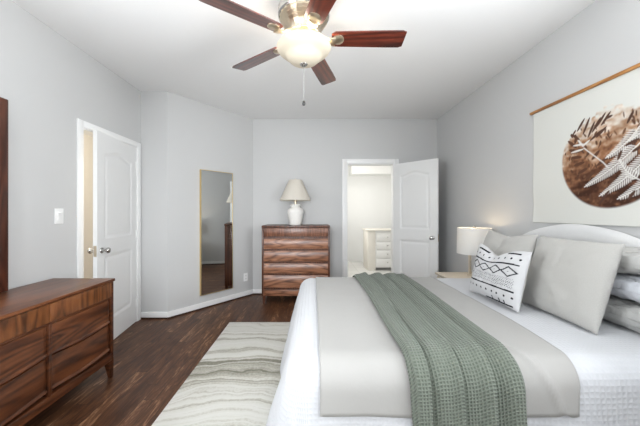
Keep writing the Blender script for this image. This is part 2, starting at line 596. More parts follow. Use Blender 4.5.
mb.box(D2A-.002, D2A+.014, YB-.004, YB+T, 0, DH); mb.box(D2B-.014, D2B+.002, YB-.004, YB+T, 0, DH); mb.box(D2A+.014, D2B-.014, YB-.004, YB+T, DH-.014, DH)
struct('trim_3', mb, 'trim_white')

# hallway beyond the left door
mb = MB()
mb.box(-3.25, -3.15, 1.2, 4.6, 0, H); mb.box(-3.15, XL-T, 1.1, 1.2, 0, H); mb.box(-3.15, XL-T, 4.5, 4.6, 0, H)
struct('wall_hall', mb, 'hall_beige')
struct('floor_hall', MB().box(-3.25, XL-T, 1.1, 4.6, -.06, 0), 'floor_wood')
struct('ceiling_hall', MB().box(-3.25, XL-T, 1.1, 4.6, H, H+.06), 'ceiling_paint')

# bathroom beyond the back door
mb = MB()
mb.box(0.2, 0.3, YB+T, 7.5, 0, H); mb.box(2.5, 2.6, YB+T, 7.5, 0, H); mb.box(0.3, 2.5, 7.4, 7.5, 0, H)
mb.box(XR, 2.5, YB, YB+T, 0, H)
mb.box(0.95, 2.5, 6.9, 7.4, 2.22, H)
struct('wall_bathroom', mb, 'bath_white')
struct('floor_bathroom', MB().box(0.2, 2.6, YB+.06, 7.5, -.06, 0.002), 'bath_tile')
struct('ceiling_bathroom', MB().box(0.2, 2.6, YB+T, 7.5, H, H+.06), 'bath_white')

# ------------------------------------------------------------------ doors
def knob_profile():
    return [(.026, 0), (.028, .004), (.026, .010), (.012, .014), (.010, .034), (.017, .040), (.026, .050), (.028, .060), (.024, .070), (.012, .075), (0, .076)]

def panel_door(name, hinge, ang, width, height, knob_side):
    """leaf runs from the hinge along local +x; local -y is one face, +y the other"""
    root = bpy.data.objects.new(name, None)
    COL.objects.link(root)
    root.location = (hinge[0], hinge[1], 0.008)
    root.rotation_euler = (0, 0, ang)
    root['kind'] = 'structure'
    bpy.context.view_layer.update()
    M = root.matrix_basis
    th = .017
    px0, px1 = .115, width-.115
    def ztop(x, base, rise):
        t = (x-px0)/(px1-px0)
        return base + rise*0.5*(1-math.cos(2*PI*t)) if rise else base
    panels = [(.23, .86, 0.0), (1.03, 1.83, 0.05)]
    def depth(x, z):
        d = 0.0
        for zb, zt, rise in panels:
            top = ztop(min(max(x, px0), px1), zt, rise)
            e = min(x-px0, px1-x, z-zb, top-z)
            if e > 0:
                if e < .012: d = .009*e/.012
                elif e < .022: d = .009
                elif e < .05: d = .009-.006*(e-.022)/.028
                else: d = .003
        return d
    mb = MB()
    N, Mz = 66, 170
    us = sorted(set([0, width]+[width*i/N for i in range(N+1)]))
    zs = [height*j/Mz for j in range(Mz+1)]
    F = mb.grid(lambda x, z: (x, -th+depth(x, z), z), us, zs)
    B = mb.grid(lambda x, z: (x, th-depth(x, z), z), us, zs)
    def rim(P, Q):
        for i in range(len(P)-1):
            mb.bm.faces.new([P[i], P[i+1], Q[i+1], Q[i]])
    rim(F[0], B[0]); rim(F[-1], B[-1]); rim([r[0] for r in F], [r[0] for r in B]); rim([r[-1] for r in F], [r[-1] for r in B])
    leaf = obj('door_leaf', mb, 'door_white', None, sharp=0.9)
    leaf.parent = root
    for sgn in (-1, 1):
        k = MB()
        k.lathe([(r, sgn*(th+h)) for r, h in knob_profile()], (width-.065, 0, .92), 20, 'y')
        o = obj('door_knob', k, 'nickel', None); o.parent = root
    k = MB(); k.box(width-.001, width+.002, -.012, .012, .87, .97)
    o = obj('latch_plate', k, 'brass_nickel', None); o.parent = root
    for z in (.22, 1.02, 1.82):
        k = MB()
        k.tube([(-.004, knob_side*(th+.004), z-.045), (-.004, knob_side*(th+.004), z+.045)], .006, 8)
        k.box(-.002, .022, min(knob_side*th, knob_side*(th+.002)), max(knob_side*th, knob_side*(th+.002)), z-.045, z+.045)
        o = obj('hinge', k, 'trim_white', None); o.parent = root
    return root

# left door: hinge at its far side, ajar into the room
panel_door('door_1', (XL-.008, D1B-.020, 0), math.radians(-90+8.5), .762, 2.02, 1)
# bathroom door: hinge at the right jamb, swung wide into the room
panel_door('door_2', (D2B-.006, YB-.022, 0), math.radians(-47), .685, 2.02, 1)

# ------------------------------------------------------------------ dresser (left wall)
def wood_leg(x, y, z0, z1, top, bot, dx=0, dy=0):
    m = MB()
    a = [(-1, -1), (1, -1), (1, 1), (-1, 1)]
    m.prism(a, lambda p: (x+dx+p[0]*bot, y+dy+p[1]*bot, z0), lambda p: (x+p[0]*top, y+p[1]*top, z1))
    es = [e for e in m.bm.edges]
    bmesh.ops.bevel(m.bm, geom=es, offset=.003, segments=1, affect='EDGES')
    return m

DX0, DX1, DY0, DY1, DZ = -2.035, -1.552, 0.62, 2.23, .765
dr = thing('dresser', 'long low walnut dresser with curved drawer edges against the left wall', 'dresser', (-1.80, 1.43, 0))
mb = MB()
mb.box(DX0, DX1-.035, DY0+.012, DY1-.012, .165, DZ-.022)
mb.box(DX0, DX1-.004, DY0+.004, DY0+.026, .15, DZ-.022, .003); mb.box(DX0, DX1-.004, DY1-.026, DY1-.004, .15, DZ-.022, .003)
obj('carcass', mb, 'walnut_edge', dr)
obj('top', MB().box(DX0, DX1+.004, DY0-.004, DY1+.004, DZ-.022, DZ, .004), 'walnut_top', dr)
obj('bottom_rail', MB().box(DX1-.045, DX1, DY0+.026, DY1-.026, .135, .195, .006), 'walnut_y', dr)
cols = 3
cwid = (DY1-DY0-.052)/cols
def sculpt_drawer(y0, y1, zb, zt, xf, lip):
    """a drawer front whose lower and upper edge follow zb(y), zt(y)"""
    m = MB()
    ys = [y0+(y1-y0)*i/28 for i in range(29)]
    vv = [0, .015, .03, .06, .10, .16, .25, .4, .6, .8, .94, .985, 1]
    def fx(y, v):
        t = (y-y0)/(y1-y0)
        edge = min(1, min(t, 1-t)/.03)
        x = xf - .006 + .006*edge + .010*math.sin(PI*v)*0.6
        x += lip*math.exp(-((v-.03)/.045)**2)
        if v in (0, 1): x -= .008
        return x
    F = m.grid(lambda y, v: (fx(y, v), y, zb(y)+(zt(y)-zb(y))*v), ys, vv)
    B = m.grid(lambda y, v: (xf-.03, y, zb(y)+(zt(y)-zb(y))*v), ys, vv)
    def rim(P, Q):
        for i in range(len(P)-1):
            m.bm.faces.new([P[i], P[i+1], Q[i+1], Q[i]])
    rim(F[0], B[0]); rim(F[-1], B[-1]); rim([r[0] for r in F], [r[0] for r in B]); rim([r[-1] for r in F], [r[-1] for r in B])
    return m
for c in range(cols):
    a = DY0+.026+cwid*c; b = a+cwid
    g = .011 if 0 < c else .004
    y0, y1 = a+(.013 if c > 0 else .020), b-(.013 if c < cols-1 else .020)
    def sag(y, z, amp, y0=y0, y1=y1):
        t = (y-y0)/(y1-y0)
        return z - amp*(math.sin(PI*t)**1.4) + .012*(t-.5)*0
    obj('drawer', MB().box(DX1-.032, DX1-.003, a+.001, b-.001, .628, DZ-.026, .003), 'walnut_z', dr)
    obj('drawer', sculpt_drawer(y0, y1, lambda y: sag(y, .434, .015), lambda y: .612, DX1-.010, .013), 'walnut_y', dr)
    obj('drawer', sculpt_drawer(y0, y1, lambda y: sag(y, .222, .014), lambda y: sag(y, .424, .015), DX1-.012, .013), 'walnut_y', dr)
    if c < cols-1:
        obj('stile', MB().box(DX1-.04, DX1+.002, b-.011, b+.011, .19, .618, .004), 'walnut_edge', dr)
obj('middle_rail', MB().box(DX1-.04, DX1-.006, DY0+.026, DY1-.026, .614, .627, .002), 'walnut_edge', dr)
for x, sx in ((DX0+.05, 0), (DX1-.028, .010)):
    for y, sy in ((DY0+.030, -.010), (DY1-.030, .012)):
        obj('leg', wood_leg(x, y, 0, .150, .026, .013, sx, sy), 'walnut_edge', dr)

# mirror standing on the dresser
dm = thing('dresser_mirror', 'dark wood framed mirror standing on the long dresser at far left edge', 'mirror', (-2.01, 1.43, DZ))
my0, my1, mz0, mz1, fx0, fx1 = .992, 1.868, DZ+.001, 2.02, -2.032, -1.995
mb = MB()
fw = .055
for (y0, y1, z0, z1) in ((my0, my0+fw, mz0, mz1), (my1-fw, my1, mz0, mz1), (my0+fw, my1-fw, mz0, mz0+fw), (my0+fw, my1-fw, mz1-fw, mz1)):
    mb.box(fx0, fx1, y0, y1, z0, z1, .004)
obj('frame', mb, 'mirror_wood', dm)
obj('glass', MB().box(fx0+.012, fx0+.020, my0+fw-.004, my1-fw+.004, mz0+fw-.004, mz1-fw+.004), 'mirror_glass', dm)

# ------------------------------------------------------------------ chest of drawers (back wall)
CX0, CX1, CY0, CY1, CZ = -.712, .244, 3.97, 4.43, 1.098
ch = thing('chest_of_drawers', 'tall walnut chest of five drawers against the back wall', 'chest of drawers', (-.234, 4.20, 0))
mb = MB()
mb.box(CX0+.02, CX1-.02, CY0+.03, CY1, .12, CZ-.03)
mb.box(CX0+.002, CX0+.024, CY0+.004, CY1, .11, CZ-.03, .003); mb.box(CX1-.024, CX1-.002, CY0+.004, CY1, .11, CZ-.03, .003)
obj('carcass', mb, 'chest_side', ch)
obj('top', MB().box(CX0, CX1, CY0-.004, CY1+.003, CZ-.030, CZ, .004), 'chest_side', ch)
obj('bottom_rail', MB().box(CX0+.024, CX1-.024, CY0+.006, CY0+.05, .112, .196, .004), 'chest_x', ch)
for i, (z0, z1) in enumerate(((.945, 1.062), (.768, .912), (.592, .744), (.424, .568), (.222, .400))):
    m = MB()
    yf = CY0+.004
    if i == 0:
        m.box(CX0+.027, CX1-.027, yf, yf+.03, z0, z1, .003)
    else:
        prof = [(yf+.016, z0), (yf+.004, z0+.004), (yf, z0+.03), (yf-.001, (z0+z1)/2), (yf+.003, z1-.02), (yf+.012, z1), (yf+.034, z1), (yf+.034, z0)]
        m.prism(prof, lambda p: (CX0+.028, p[0], p[1]), lambda p: (CX1-.028, p[0], p[1]))
    obj('drawer', m, 'chest_burl' if i == 0 else 'chest_x', ch)
for x, dx in ((CX0+.035, -.006), (CX1-.035, .006)):
    for y, dy in ((CY0+.035, -.006), (CY1-.035, .0)):
        obj('leg', wood_leg(x, y, 0, .12, .026, .014, dx, dy), 'chest_side', ch)

# lamp on the chest
LX, LY = -.252, 4.195
tl = thing('table_lamp', 'cream ceramic urn lamp with cone shade standing on the tall walnut chest', 'lamp', (LX, LY, CZ))
c = (LX, LY, CZ)
def flute(a, h): return 1+.012*math.cos(a*18)
obj('lamp_base', MB().lathe([(0, .001), (.080, .001), (.086, .012), (.092, .05), (.108, .13), (.118, .18), (.116, .21), (.100, .238), (.072, .252), (.062, .262), (.066, .275), (.078, .288), (.080, .298), (.070, .304), (.02, .306)], c, 54, rfun=flute), 'ceramic', tl)
obj('neck', MB().lathe([(.016, .306), (.016, .34), (.022, .345), (.022, .40), (.008, .402), (.006, .64), (0, .642)], c, 16), 'brass_nickel', tl)
def cone_shade(prof, c, n=48, th=.004):
    m = MB()
    m.lathe(prof+[(r-th, h) for r, h in prof[::-1]]+[prof[0]], c, n, cap=False)
    return m
obj('lamp_shade', cone_shade([(.228, .358), (.224, .372), (.158, .520), (.096, .655), (.094, .662)], c), 'shade_cream', tl)
m = MB(); m.tube([(LX-.093, LY, CZ+.655), (LX+.093, LY, CZ+.655)], .0022, 6); m.tube([(LX, LY-.093, CZ+.655), (LX, LY+.093, CZ+.655)], .0022, 6)
m.lathe([(0, .650), (.008, .654), (.010, .668), (.006, .680), (0, .684)], c, 12)
obj('finial', m, 'brass_nickel', tl)

# ------------------------------------------------------------------ tall gold mirror on the angled wall
t0, t1 = .316*al, .698*al
gm = thing('wall_mirror', 'tall thin gold framed mirror hung on the angled wall', 'mirror', angp((t0+t1)/2, 0, .185))
mb = MB()
f = .008
gz0, gz1 = .185, 1.848
for (a, b, z0, z1) in ((t0, t0+f, gz0, gz1), (t1-f, t1, gz0, gz1), (t0+f, t1-f, gz0, gz0+f), (t0+f, t1-f, gz1-f, gz1)):
    ang_box(mb, a, b, .002, .034, z0, z1)
obj('frame', mb, 'gold', gm)
mb = MB(); ang_box(mb, t0+f, t1-f, .020, .0325, gz0+f, gz1-f)
obj('glass', mb, 'mirror_glass', gm)

# ------------------------------------------------------------------ switch and outlet
sw = thing('light_switch', 'white wall switch plate beside the ajar left door', 'light switch', (XL, 2.32, 1.25))
obj('plate', MB().box(XL, XL+.006, 2.280, 2.360, 1.188, 1.312, .003), 'plate_white', sw)
m = MB(); m.box(XL+.006, XL+.009, 2.303, 2.337, 1.217, 1.283, .001); m.prism([(XL+.009, 1.250), (XL+.013, 1.278), (XL+.009, 1.282)], lambda p: (p[0], 2.305, p[1]), lambda p: (p[0], 2.335, p[1]))
obj('rocker', m, 'plate_white', sw)
tc = .8917*al
ou = thing('wall_outlet', 'white electrical outlet low on the angled wall right of the tall mirror', 'outlet', angp(tc, 0, .295))
m = MB(); ang_box(m, tc-.036, tc+.036, 0, .006, .235, .355); obj('plate', m, 'plate_white', ou)
for dz in (-.024, .024):
    m = MB(); ang_box(m, tc-.017, tc+.017, .006, .009, .295+dz-.016, .295+dz+.016); o = obj('socket', m, 'plate_white', ou)
    s_ = MB(); ang_box(s_, tc-.008, tc-.005, .009, .0095, .295+dz-.006, .295+dz+.008); ang_box(s_, tc+.005, tc+.008, .009, .0095, .295+dz-.006, .295+dz+.008); obj('slot', s_, 'slot_dark', o)

# ------------------------------------------------------------------ rug
rg = tag(obj('area_rug', MB().box(-.96, 1.36, .55, 3.29, .001, .013, .004), 'rug_wool'), 'cream and grey agate pattern area rug under the bed', 'rug')

# ------------------------------------------------------------------ bed
BX0, BX1, BY0, BY1, BZ = -.115, 1.855, 1.16, 2.765, .655
bed = thing('bed', 'large bed with an arched white slipcovered headboard against the right wall', 'bed', (.9, 1.96, 0))
obj('box_spring', MB().box(-.05, 1.85, 1.24, 2.69, .12, .36, .02), 'mattress_tick', bed)
obj('mattress', MB().box(-.06, 1.85, 1.225, 2.705, .362, BZ-.022, .05, 4), 'mattress_tick', bed)
for x in (.08, 1.76):
    for y in (1.32, 2.61):
        obj('leg', MB().lathe([(.025, .014), (.03, .125)], (x, y, 0), 14), 'dark_metal', bed)
# headboard: an arched padded panel
hy0, hy1 = 1.16, 2.80
def hz(y):
    return 1.195-.44*abs(y-2.06)**2-.10*max(0, abs(y-1.98)-.72)
m = MB()
ys = [hy0+(hy1-hy0)*i/48 for i in range(49)]
prof = [(.075, 0.0), (.075, .02), (.070, .5), (.070, .9), (.066, .955), (.054, .985), (.036, 1.0), (.018, .985), (.006, .955), (0.002, .9), (0.002, 0)]
def hb(y, k):
    off, v = prof[int(round(k))]
    z = .10 + (hz(y)-.10)*v
    t = abs(y-(hy0+hy1)/2)/((hy1-hy0)/2)
    sq = min(1, (1-t)/.04)**.5 if t < 1 else 0
    w_ = .004*mnoise.noise(Vector((y*6, v*9, 1.3)))*(1 if .02 < v else 0)
    return (XR-.004-(off-.036)*sq-.036-w_, y, z+w_*1.5)
R = m.grid(hb, ys, [float(i) for i in range(len(prof))], uv=lambda y, k: (y, prof[int(round(k))][1]))
m.bm.faces.new(R[0]); m.bm.faces.new(R[-1][::-1])
obj('headboard', m, 'slipcover', bed, sharp=1.2)

# ---- draped layers over the mattress
RAD = .10
IX0, IX1, IY0, IY1 = BX0+RAD, 9.0, BY0+RAD, BY1-RAD
def fold_wave(s, amp):
    return amp*(math.sin(s*9.0+.6)*.6+math.sin(s*17.3+2.0)*.35+math.sin(s*4.1)*.5)
def drape(a, b, off, fx=.30, fy=.035, amp=.018):
    qx = min(max(a, IX0), IX1); qy = min(max(b, IY0), IY1)
    dx, dy = a-qx, b-qy
    e = math.hypot(dx, dy)
    R_ = RAD+off
    if e < 1e-9:
        return Vector((a, b, BZ+off))
    nx_, ny_ = dx/e, dy/e
    e = max(abs(dx), abs(dy))
    L = R_*PI/2
    if e < L:
        th = e/R_
        h, v = R_*math.sin(th), R_*(1-math.cos(th))
    else:
        d = e-L
        fl = fx*nx_*nx_+fy*ny_*ny_
        s_ = (qy if abs(nx_) > .5 else qx)+math.atan2(ny_, nx_)*.25
        h = R_+fl*d*(1-.35*d)+fold_wave(s_, amp)*min(1, d/.25)*(1 if d > 0 else 0)
        v = R_+d*(1-.04*fl)
    return Vector((qx+nx_*h, qy+ny_*h, BZ+off-v))

def sheet(name, mat, a0, a1, b0, b1, na, nb, fn, thick, label, cat):
    m = MB()
    us = [a0+(a1-a0)*i/na for i in range(na+1)]; vs_ = [b0+(b1-b0)*i/nb for i in range(nb+1)]
    m.grid(fn, us, vs_)
    o = obj(name, m, mat, sharp=3.0)
    md = o.modifiers.new('thickness', 'SOLIDIFY'); md.thickness = thick; md.offset = 1.0
    # outward normals
    return tag(o, label, cat)

HANG = .58
def quilt(a, b):
    p = drape(a, b, 0.0)
    p.z += .003*mnoise.noise(Vector((a*5, b*5, .4))) + .002*mnoise.noise(Vector((a*11, b*11, 2.4)))
    return p
sheet('bedspread', 'quilt_white', IX0-HANG, BX1-.006, IY0-HANG, IY1+HANG, 110, 120, quilt, .006,
      'white textured quilt spread over the whole bed and hanging to the rug', 'bedspread')

def blanket(a, b):
    # the far right hem wanders a little and the near right corner is pulled in
    t = (a-.03)/1.10
    near = max(0, (IY0+.35-b))
    a2 = a - .10*near*t*t
    cr = (a-.913)+(b-1.26)*.56
    cre = math.exp(-(cr/.016)**2)*(1 if b < 1.27 else max(0, 1-(b-1.27)/.12))
    p = drape(a2, b, .011+.010*cre, amp=.012)
    p.z += .0025*mnoise.noise(Vector((a*6, b*6, 3.1)))
    # raised hems
    he = min(abs(a-.03), abs(a-1.13))
    p += Vector((0, 0, .003*math.exp(-(he/.012)**2)))
    return p
sheet('blanket', 'blanket_beige', .03, 1.13, IY0-.272, IY1+.30, 90, 120, blanket, .005,
      'pale beige blanket laid flat across the middle of the bed under the green throw', 'blanket')

def throw(a, b):
    t = (a-.395)/.47
    # lengthwise gathers
    p_ = (t*3.6+.16*math.sin(b*1.7+.4)+.25) % 1.0
    st = min(1, (1-p_)/.10)
    saw = (p_**.75)*st*st*(3-2*st)
    g2 = .5+.5*math.sin(t*PI*9.2+1.1+.5*math.sin(b*2.6+1))
    edge = min(1, min(t, 1-t)/.05)
    h = .027+.034*edge*(.82*saw+.18*g2)
    a2 = a+.014*math.sin(b*3.1+.8)+(.022*(b-1.9))*(.5-t)*-1
    p = drape(a2, b, h, fy=.06, amp=.004)
    return p
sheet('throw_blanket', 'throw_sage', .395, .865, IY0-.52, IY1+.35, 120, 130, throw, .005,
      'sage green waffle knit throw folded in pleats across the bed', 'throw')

# ------------------------------------------------------------------ pillows
def pillow(name, w_, h_, t_, mat, seed, chop=0.0, chopu=0.0, n=40, wrink=.006, front_paint=None, ears=.05, seam=False, pw=.55, flat=0.0, crump=0.0):
    m = MB()
    lin = np.linspace(-1, 1, n+1)
    us = [float(math.sin(x*PI/2)*.35+x*.65) for x in lin]
    def outline(u, v):
        x = w_/2*u*(1-ears*(1-v*v)*u*u)
        z = h_/2*v*(1-ears*(1-u*u)*v*v)
        if chop and v > -.4:
            k = ((v+.4)/1.4)**1.6
            z -= chop*k*math.exp(-((u-chopu)/.42)**2)
        return x, z+h_/2
    def prof(u, v):
        return max(0, (1-abs(u)**2.6)*(1-abs(v)**2.6))**pw
    def S(u, v, sgn):
        x, z = outline(u, v)
        f_ = prof(u, v)
        y = sgn*t_/2*f_
        q = Vector((u*1.6+seed*3.1, v*1.6, sgn*2.0+seed))
        y += wrink*f_*(mnoise.noise(q*1.7)*1.3+mnoise.noise(q*4.3)*.6)*sgn
        if chop and v > -.2:
            k = (v+.2)/1.2
            y -= sgn*t_*.10*k*math.exp(-((u-chopu)/.16)**2)*f_
        if crump:
            r1 = 1-abs(mnoise.noise(q*3.1+Vector((2, 7, 1))))*2
            y -= sgn*crump*max(0, r1)**3*f_*1.6
            z += crump*.9*mnoise.noise(q*5.0)
            x += crump*1.5*mnoise.noise(q*4.0+Vector((9, 0, 0)))
        if flat: y = max(-flat, min(flat, y))
        if seam and sgn < 0:
            y += .006*math.exp(-((u-.02)/.025)**2)*f_
        z += .3*wrink*mnoise.noise(q*2.1+Vector((5, 1, 1)))
        return (x, y, z)
    F = m.grid(lambda u, v: S(u, v, -1), us, us, uv=lambda u, v: (u*w_/2, v*h_/2))
    B = m.grid(lambda u, v: S(u, v, 1), us, us, uv=lambda u, v: (u*w_/2+3, v*h_/2))
    bmesh.ops.remove_doubles(m.bm, verts=m.bm.verts[:], dist=.0008)
    o = obj(name, m, mat, sharp=2.2)
    if front_paint:
        me = o.data
        at = me.color_attributes.new('print', 'FLOAT_COLOR', 'POINT')
        for i, v_ in enumerate(me.vertices):
            at.data[i].color = (*front_paint(v_.co), 1)
    return o

def lean(o, x, y, z, th, yaw=0):
    o.rotation_euler = (-math.radians(th), math.radians(0), math.radians(-90+yaw))
    o.location = (x, y, z)

ZB = BZ+.008
G1 = 'grey linen square pillows propped at the headboard'
o = pillow('square_pillow', .53, .475, .15, 'linen_grey', 1.0, seam=True, ears=.03, wrink=.006)
lean(o, 1.428, 1.690, ZB+.004, 17)
tag(o, 'large plain grey linen square pillow propped in front of the stacked pillows', 'pillow', G1)
o = pillow('square_pillow', .56, .475, .15, 'linen_grey', 2.0, seam=True, ears=.03, chop=.03, wrink=.009)
lean(o, 1.44, 2.26, ZB+.004, 16)
tag(o, 'plain grey linen square pillow mostly hidden behind the black patterned pillow', 'pillow', G1)

# black and white pillow: print computed from its own face coordinates
PWID, PHEI = .495, .375
def seg_d(p, a, b):
    ax_, ay_ = a; bx_, by_ = b
    dx, dy = bx_-ax_, by_-ay_
    t = max(0, min(1, ((p[0]-ax_)*dx+(p[1]-ay_)*dy)/(dx*dx+dy*dy)))
    return math.hypot(p[0]-ax_-t*dx, p[1]-ay_-t*dy)
def pattern(co):
    white, black = (.57, .57, .575), (.015, .015, .02)
    if co.y > .004:
        return (.455, .445, .42)
    u = co.x/(PWID/2)
    z = co.z/PHEI
    kchop = max(0, (z-.30)/.70)**1.6*.17*math.exp(-((u+.12)/.42)**2)   # cloth sinks with the dent
    v = z+kchop*.9
    if abs(u) > .93: return white
    def hit(d, r): return d < r
    x = u*.5*PWID/PHEI              # same unit as v
    # long lines
    if abs(v-.925) < .014 and abs(u) < .80 and not (-.34 < u < .42): return black
    if abs(v-.735) < .013 and abs(u) < .86: return black
    if abs(v-.285) < .013 and abs(u) < .86: return black
    if abs(v-.050) < .013 and -.1 < u < .86: return black
    # rows of dots
    for row, r in ((.832, .019), (.185, .019)):
        for i in range(9):
            cx_ = (-.84+i*.21)*.5*PWID/PHEI
            if math.hypot(x-cx_, v-row) < r: return black
    # diamonds
    n_ = 4; span = 1.70*.5*PWID/PHEI; s0 = -span/2; w1 = span/n_
    for i in range(n_):
        c0 = s0+(i+.5)*w1
        d = abs((x-c0)/(w1/2))+abs((v-.60)/.085)
        if abs(d-.97) < .15: return black
        if d < .10: return black
    # field of small stitches
    if .33 < v < .49 and abs(u) < .82:
        gx = (x*26+(.5 if int(v*38) % 2 else 0)) % 1; gv = (v*38) % 1
        if abs(gx-.5) < .22 and abs(gv-.5) < .26: return (.10, .10, .11)
    # boxes along the foot
    if .05 < v < .115 and 0.1 < u < .8 and (abs(u-.2) < .02 or abs(u-.45) < .02 or abs(u-.62) < .02): return black
    return white
o = pillow('accent_pillow', PWID, PHEI, .135, 'printed_cotton', 3.0, chop=.055, chopu=-.12, n=150, wrink=.008, front_paint=pattern, ears=.05)
lean(o, 1.232, 1.962, ZB+.012, 13, 3)
tag(o, 'white square pillow with black diamonds, dots and lines and a dented top', 'pillow')

# three bed pillows lying in a stack behind the large grey one
def bed_pillow(name, z, mat, seed, label, dx=0, dy=0):
    o = pillow(name, .64, .250, .132, mat, seed, n=60, wrink=.020, crump=.006, ears=.02, pw=.36, flat=.066)
    # lay it flat: its height runs towards the headboard
    o.rotation_euler = (math.radians(-90), 0, math.radians(-90))
    o.location = (1.606+dx, 1.50+dy, z)
    tag(o, label, 'pillow', 'bed pillows in the near stack')
bed_pillow('bed_pillow', ZB+.076, 'linen_pale', 4.0, 'pale grey crumpled bed pillow at the bottom of the stack at right edge')
bed_pillow('bed_pillow', ZB+.076+.141, 'cotton_white', 5.0, 'white crumpled bed pillow in the middle of the stack at right edge', .004)
bed_pillow('bed_pillow', ZB+.076+.282, 'linen_pale', 6.0, 'pale grey bed pillow on top of the stack at right edge', .002)

# ------------------------------------------------------------------ nightstand and its lamp
nx0, nx1, ny0, ny1, nz = 1.37, 1.925, 2.845, 3.185, .614
ns = thing('nightstand', 'pale wood nightstand between the bed and the bathroom door', 'nightstand', (1.65, 3.0, 0))
obj('top', MB().box(nx0, nx1, ny0, ny1, nz-.022, nz, .004), 'pine', ns)
obj('carcass', MB().box(nx0+.03, nx1-.01, ny0+.012, ny1-.012, .30, nz-.022, .003), 'pine', ns)
d_ = obj('drawer', MB().box(nx0+.014, nx0+.03, ny0+.02, ny1-.02, .32, nz-.035, .003), 'pine', ns)
obj('knob', MB().lathe([(.006, 0), (.006, -.012), (.013, -.018), (.013, -.026), (0, -.028)], (nx0+.014, 3.015, .45), 14, 'x'), 'nickel', d_)
for x in (nx0+.05, nx1-.04):
    for y in (ny0+.035, ny1-.035):
        obj('leg', wood_leg(x, y, 0, .30, .018, .012), 'pine', ns)
lx, ly = 1.715, 3.01
bl = thing('table_lamp', 'lit bedside lamp with white drum shade and open metal frame base', 'lamp', (lx, ly, nz))
m = MB()
m.box(lx-.06, lx+.06, ly-.04, ly+.04, nz+.0005, nz+.014, .003)
for sx in (-1, 1):
    m.box(lx+sx*.051-.007, lx+sx*.051+.007, ly-.02, ly+.02, nz+.014, nz+.225, .002)
m.box(lx-.058, lx+.058, ly-.02, ly+.02, nz+.225, nz+.239, .002)
m.lathe([(.010, .239), (.010, .30), (.018, .302), (.018, .35), (0, .352)], (lx, ly, nz), 16)
m.tube([(lx, ly, nz+.35), (lx, ly, nz+.505)], .003, 6)
obj('lamp_base', m, 'champagne', bl)
obj('lamp_shade', cone_shade([(.170, .232), (.170, .240), (.166, .495), (.166, .503)], (lx, ly, nz)), 'shade_white', bl)
m = MB(); m.lathe([(0, .498), (.010, .503), (.013, .516), (.008, .526), (0, .529)], (lx, ly, nz), 14)
m.tube([(lx-.164, ly, nz+.498), (lx+.164, ly, nz+.498)], .002, 6)
obj('finial', m, 'nickel', bl)
m = MB(); m.lathe([(0, .352), (.018, .365), (.028, .395), (.024, .42), (0, .43)], (lx+.0, ly, nz), 16)
obj('bulb', m, 'bulb_glow', bl)
def plight(name, loc, power, color, r, parent=None):
    l = bpy.data.lights.new(name, 'POINT'); l.energy = power; l.color = color; l.shadow_soft_size = r
    o = bpy.data.objects.new(name, l); COL.objects.link(o); o.location = loc
    return o
plight('bedside_bulb_light', (lx, ly, nz+.455), 1.8, (1.0, .76, .48), .02)

# ------------------------------------------------------------------ wall hanging
wh = thing('wall_hanging', 'canvas wall hanging with a round brown fern print over the bed', 'wall art', (XR, 1.86, 1.67))
WY0, WY1, WZ0, WZ1 = 1.225, 2.495, 1.195, 2.145
PYC, PZC, PR = 1.862, 1.655, .352
rs = np.random.RandomState(5)
NP, NQ = 300, 226
yy = np.linspace(WY1, WY0, NP); zz = np.linspace(WZ0, WZ1, NQ)
P, Q = np.meshgrid((PYC-yy)/PR, (zz-PZC)/PR, indexing='ij')
def vnoise(P, Q, f, seed):
    r = np.random.RandomState(seed).rand(64, 64)
    x = (P*f+20) % 63; y = (Q*f+20) % 63
    xi, yi = x.astype(int), y.astype(int); fx, fy = x-xi, y-yi
    fx = fx*fx*(3-2*fx); fy = fy*fy*(3-2*fy)
    return (r[xi, yi]*(1-fx)+r[xi+1, yi]*fx)*(1-fy)+(r[xi, yi+1]*(1-fx)+r[xi+1, yi+1]*fx)*fy
img = np.zeros((NP, NQ, 3)); img[:] = srgb(217, 217, 211)
rr = np.sqrt(P**2+Q**2)
n1 = vnoise(P, Q, 3, 1); n2 = vnoise(P*1.5, Q*6, 3, 2); n3 = vnoise(P, Q, 14, 3)
n4 = vnoise(P*.8, Q*2.2, 9, 7); n5 = vnoise(P, Q, 26, 8)
tone = np.clip((Q*.42+.40-.10*P+.18*np.clip(Q-.2, 0, 1))+(n1-.5)*.42+(n3-.5)*.22+(n4-.5)*.30+(n5-.5)*.16, 0, 1)
stops = [(0, srgb(70, 46, 36)), (.22, srgb(104, 70, 52)), (.42, srgb(146, 104, 76)), (.62, srgb(182, 150, 124)), (.8, srgb(210, 194, 178)), (.97, srgb(222, 215, 204))]
def lerp_stops(t):
    out = np.zeros(t.shape+(3,))
    xs_ = [s_[0] for s_ in stops]
    for c_ in range(3):
        out[..., c_] = np.interp(t, xs_, [s_[1][c_] for s_ in stops])
    return out
disc = lerp_stops(tone)*(0.86+.28*n2[..., None])
fade = np.clip((1.0-rr)/.03, 0, 1)
topfade = np.clip((1.02-rr-np.clip(Q-.35, 0, 1)*.55*n3)/.06, 0, 1)
al_ = np.minimum(fade, topfade)[..., None]
img = img*(1-al_)+disc*al_
def stroke(pts, wid, col, alpha=1.0):
    global img
    d = np.full(P.shape, 9.0)
    for (a, b), (c_, e_) in zip(pts, pts[1:]):
        dx, dy = c_-a, e_-b
        t = np.clip(((P-a)*dx+(Q-b)*dy)/(dx*dx+dy*dy+1e-9), 0, 1)
        d = np.minimum(d, np.hypot(P-a-t*dx, Q-b-t*dy)-0)
    k_ = (np.clip((wid-d)/.010+.5, 0, 1)*alpha*(rr < 1.0))[..., None]
    img = img*(1-k_)+np.array(col)*k_
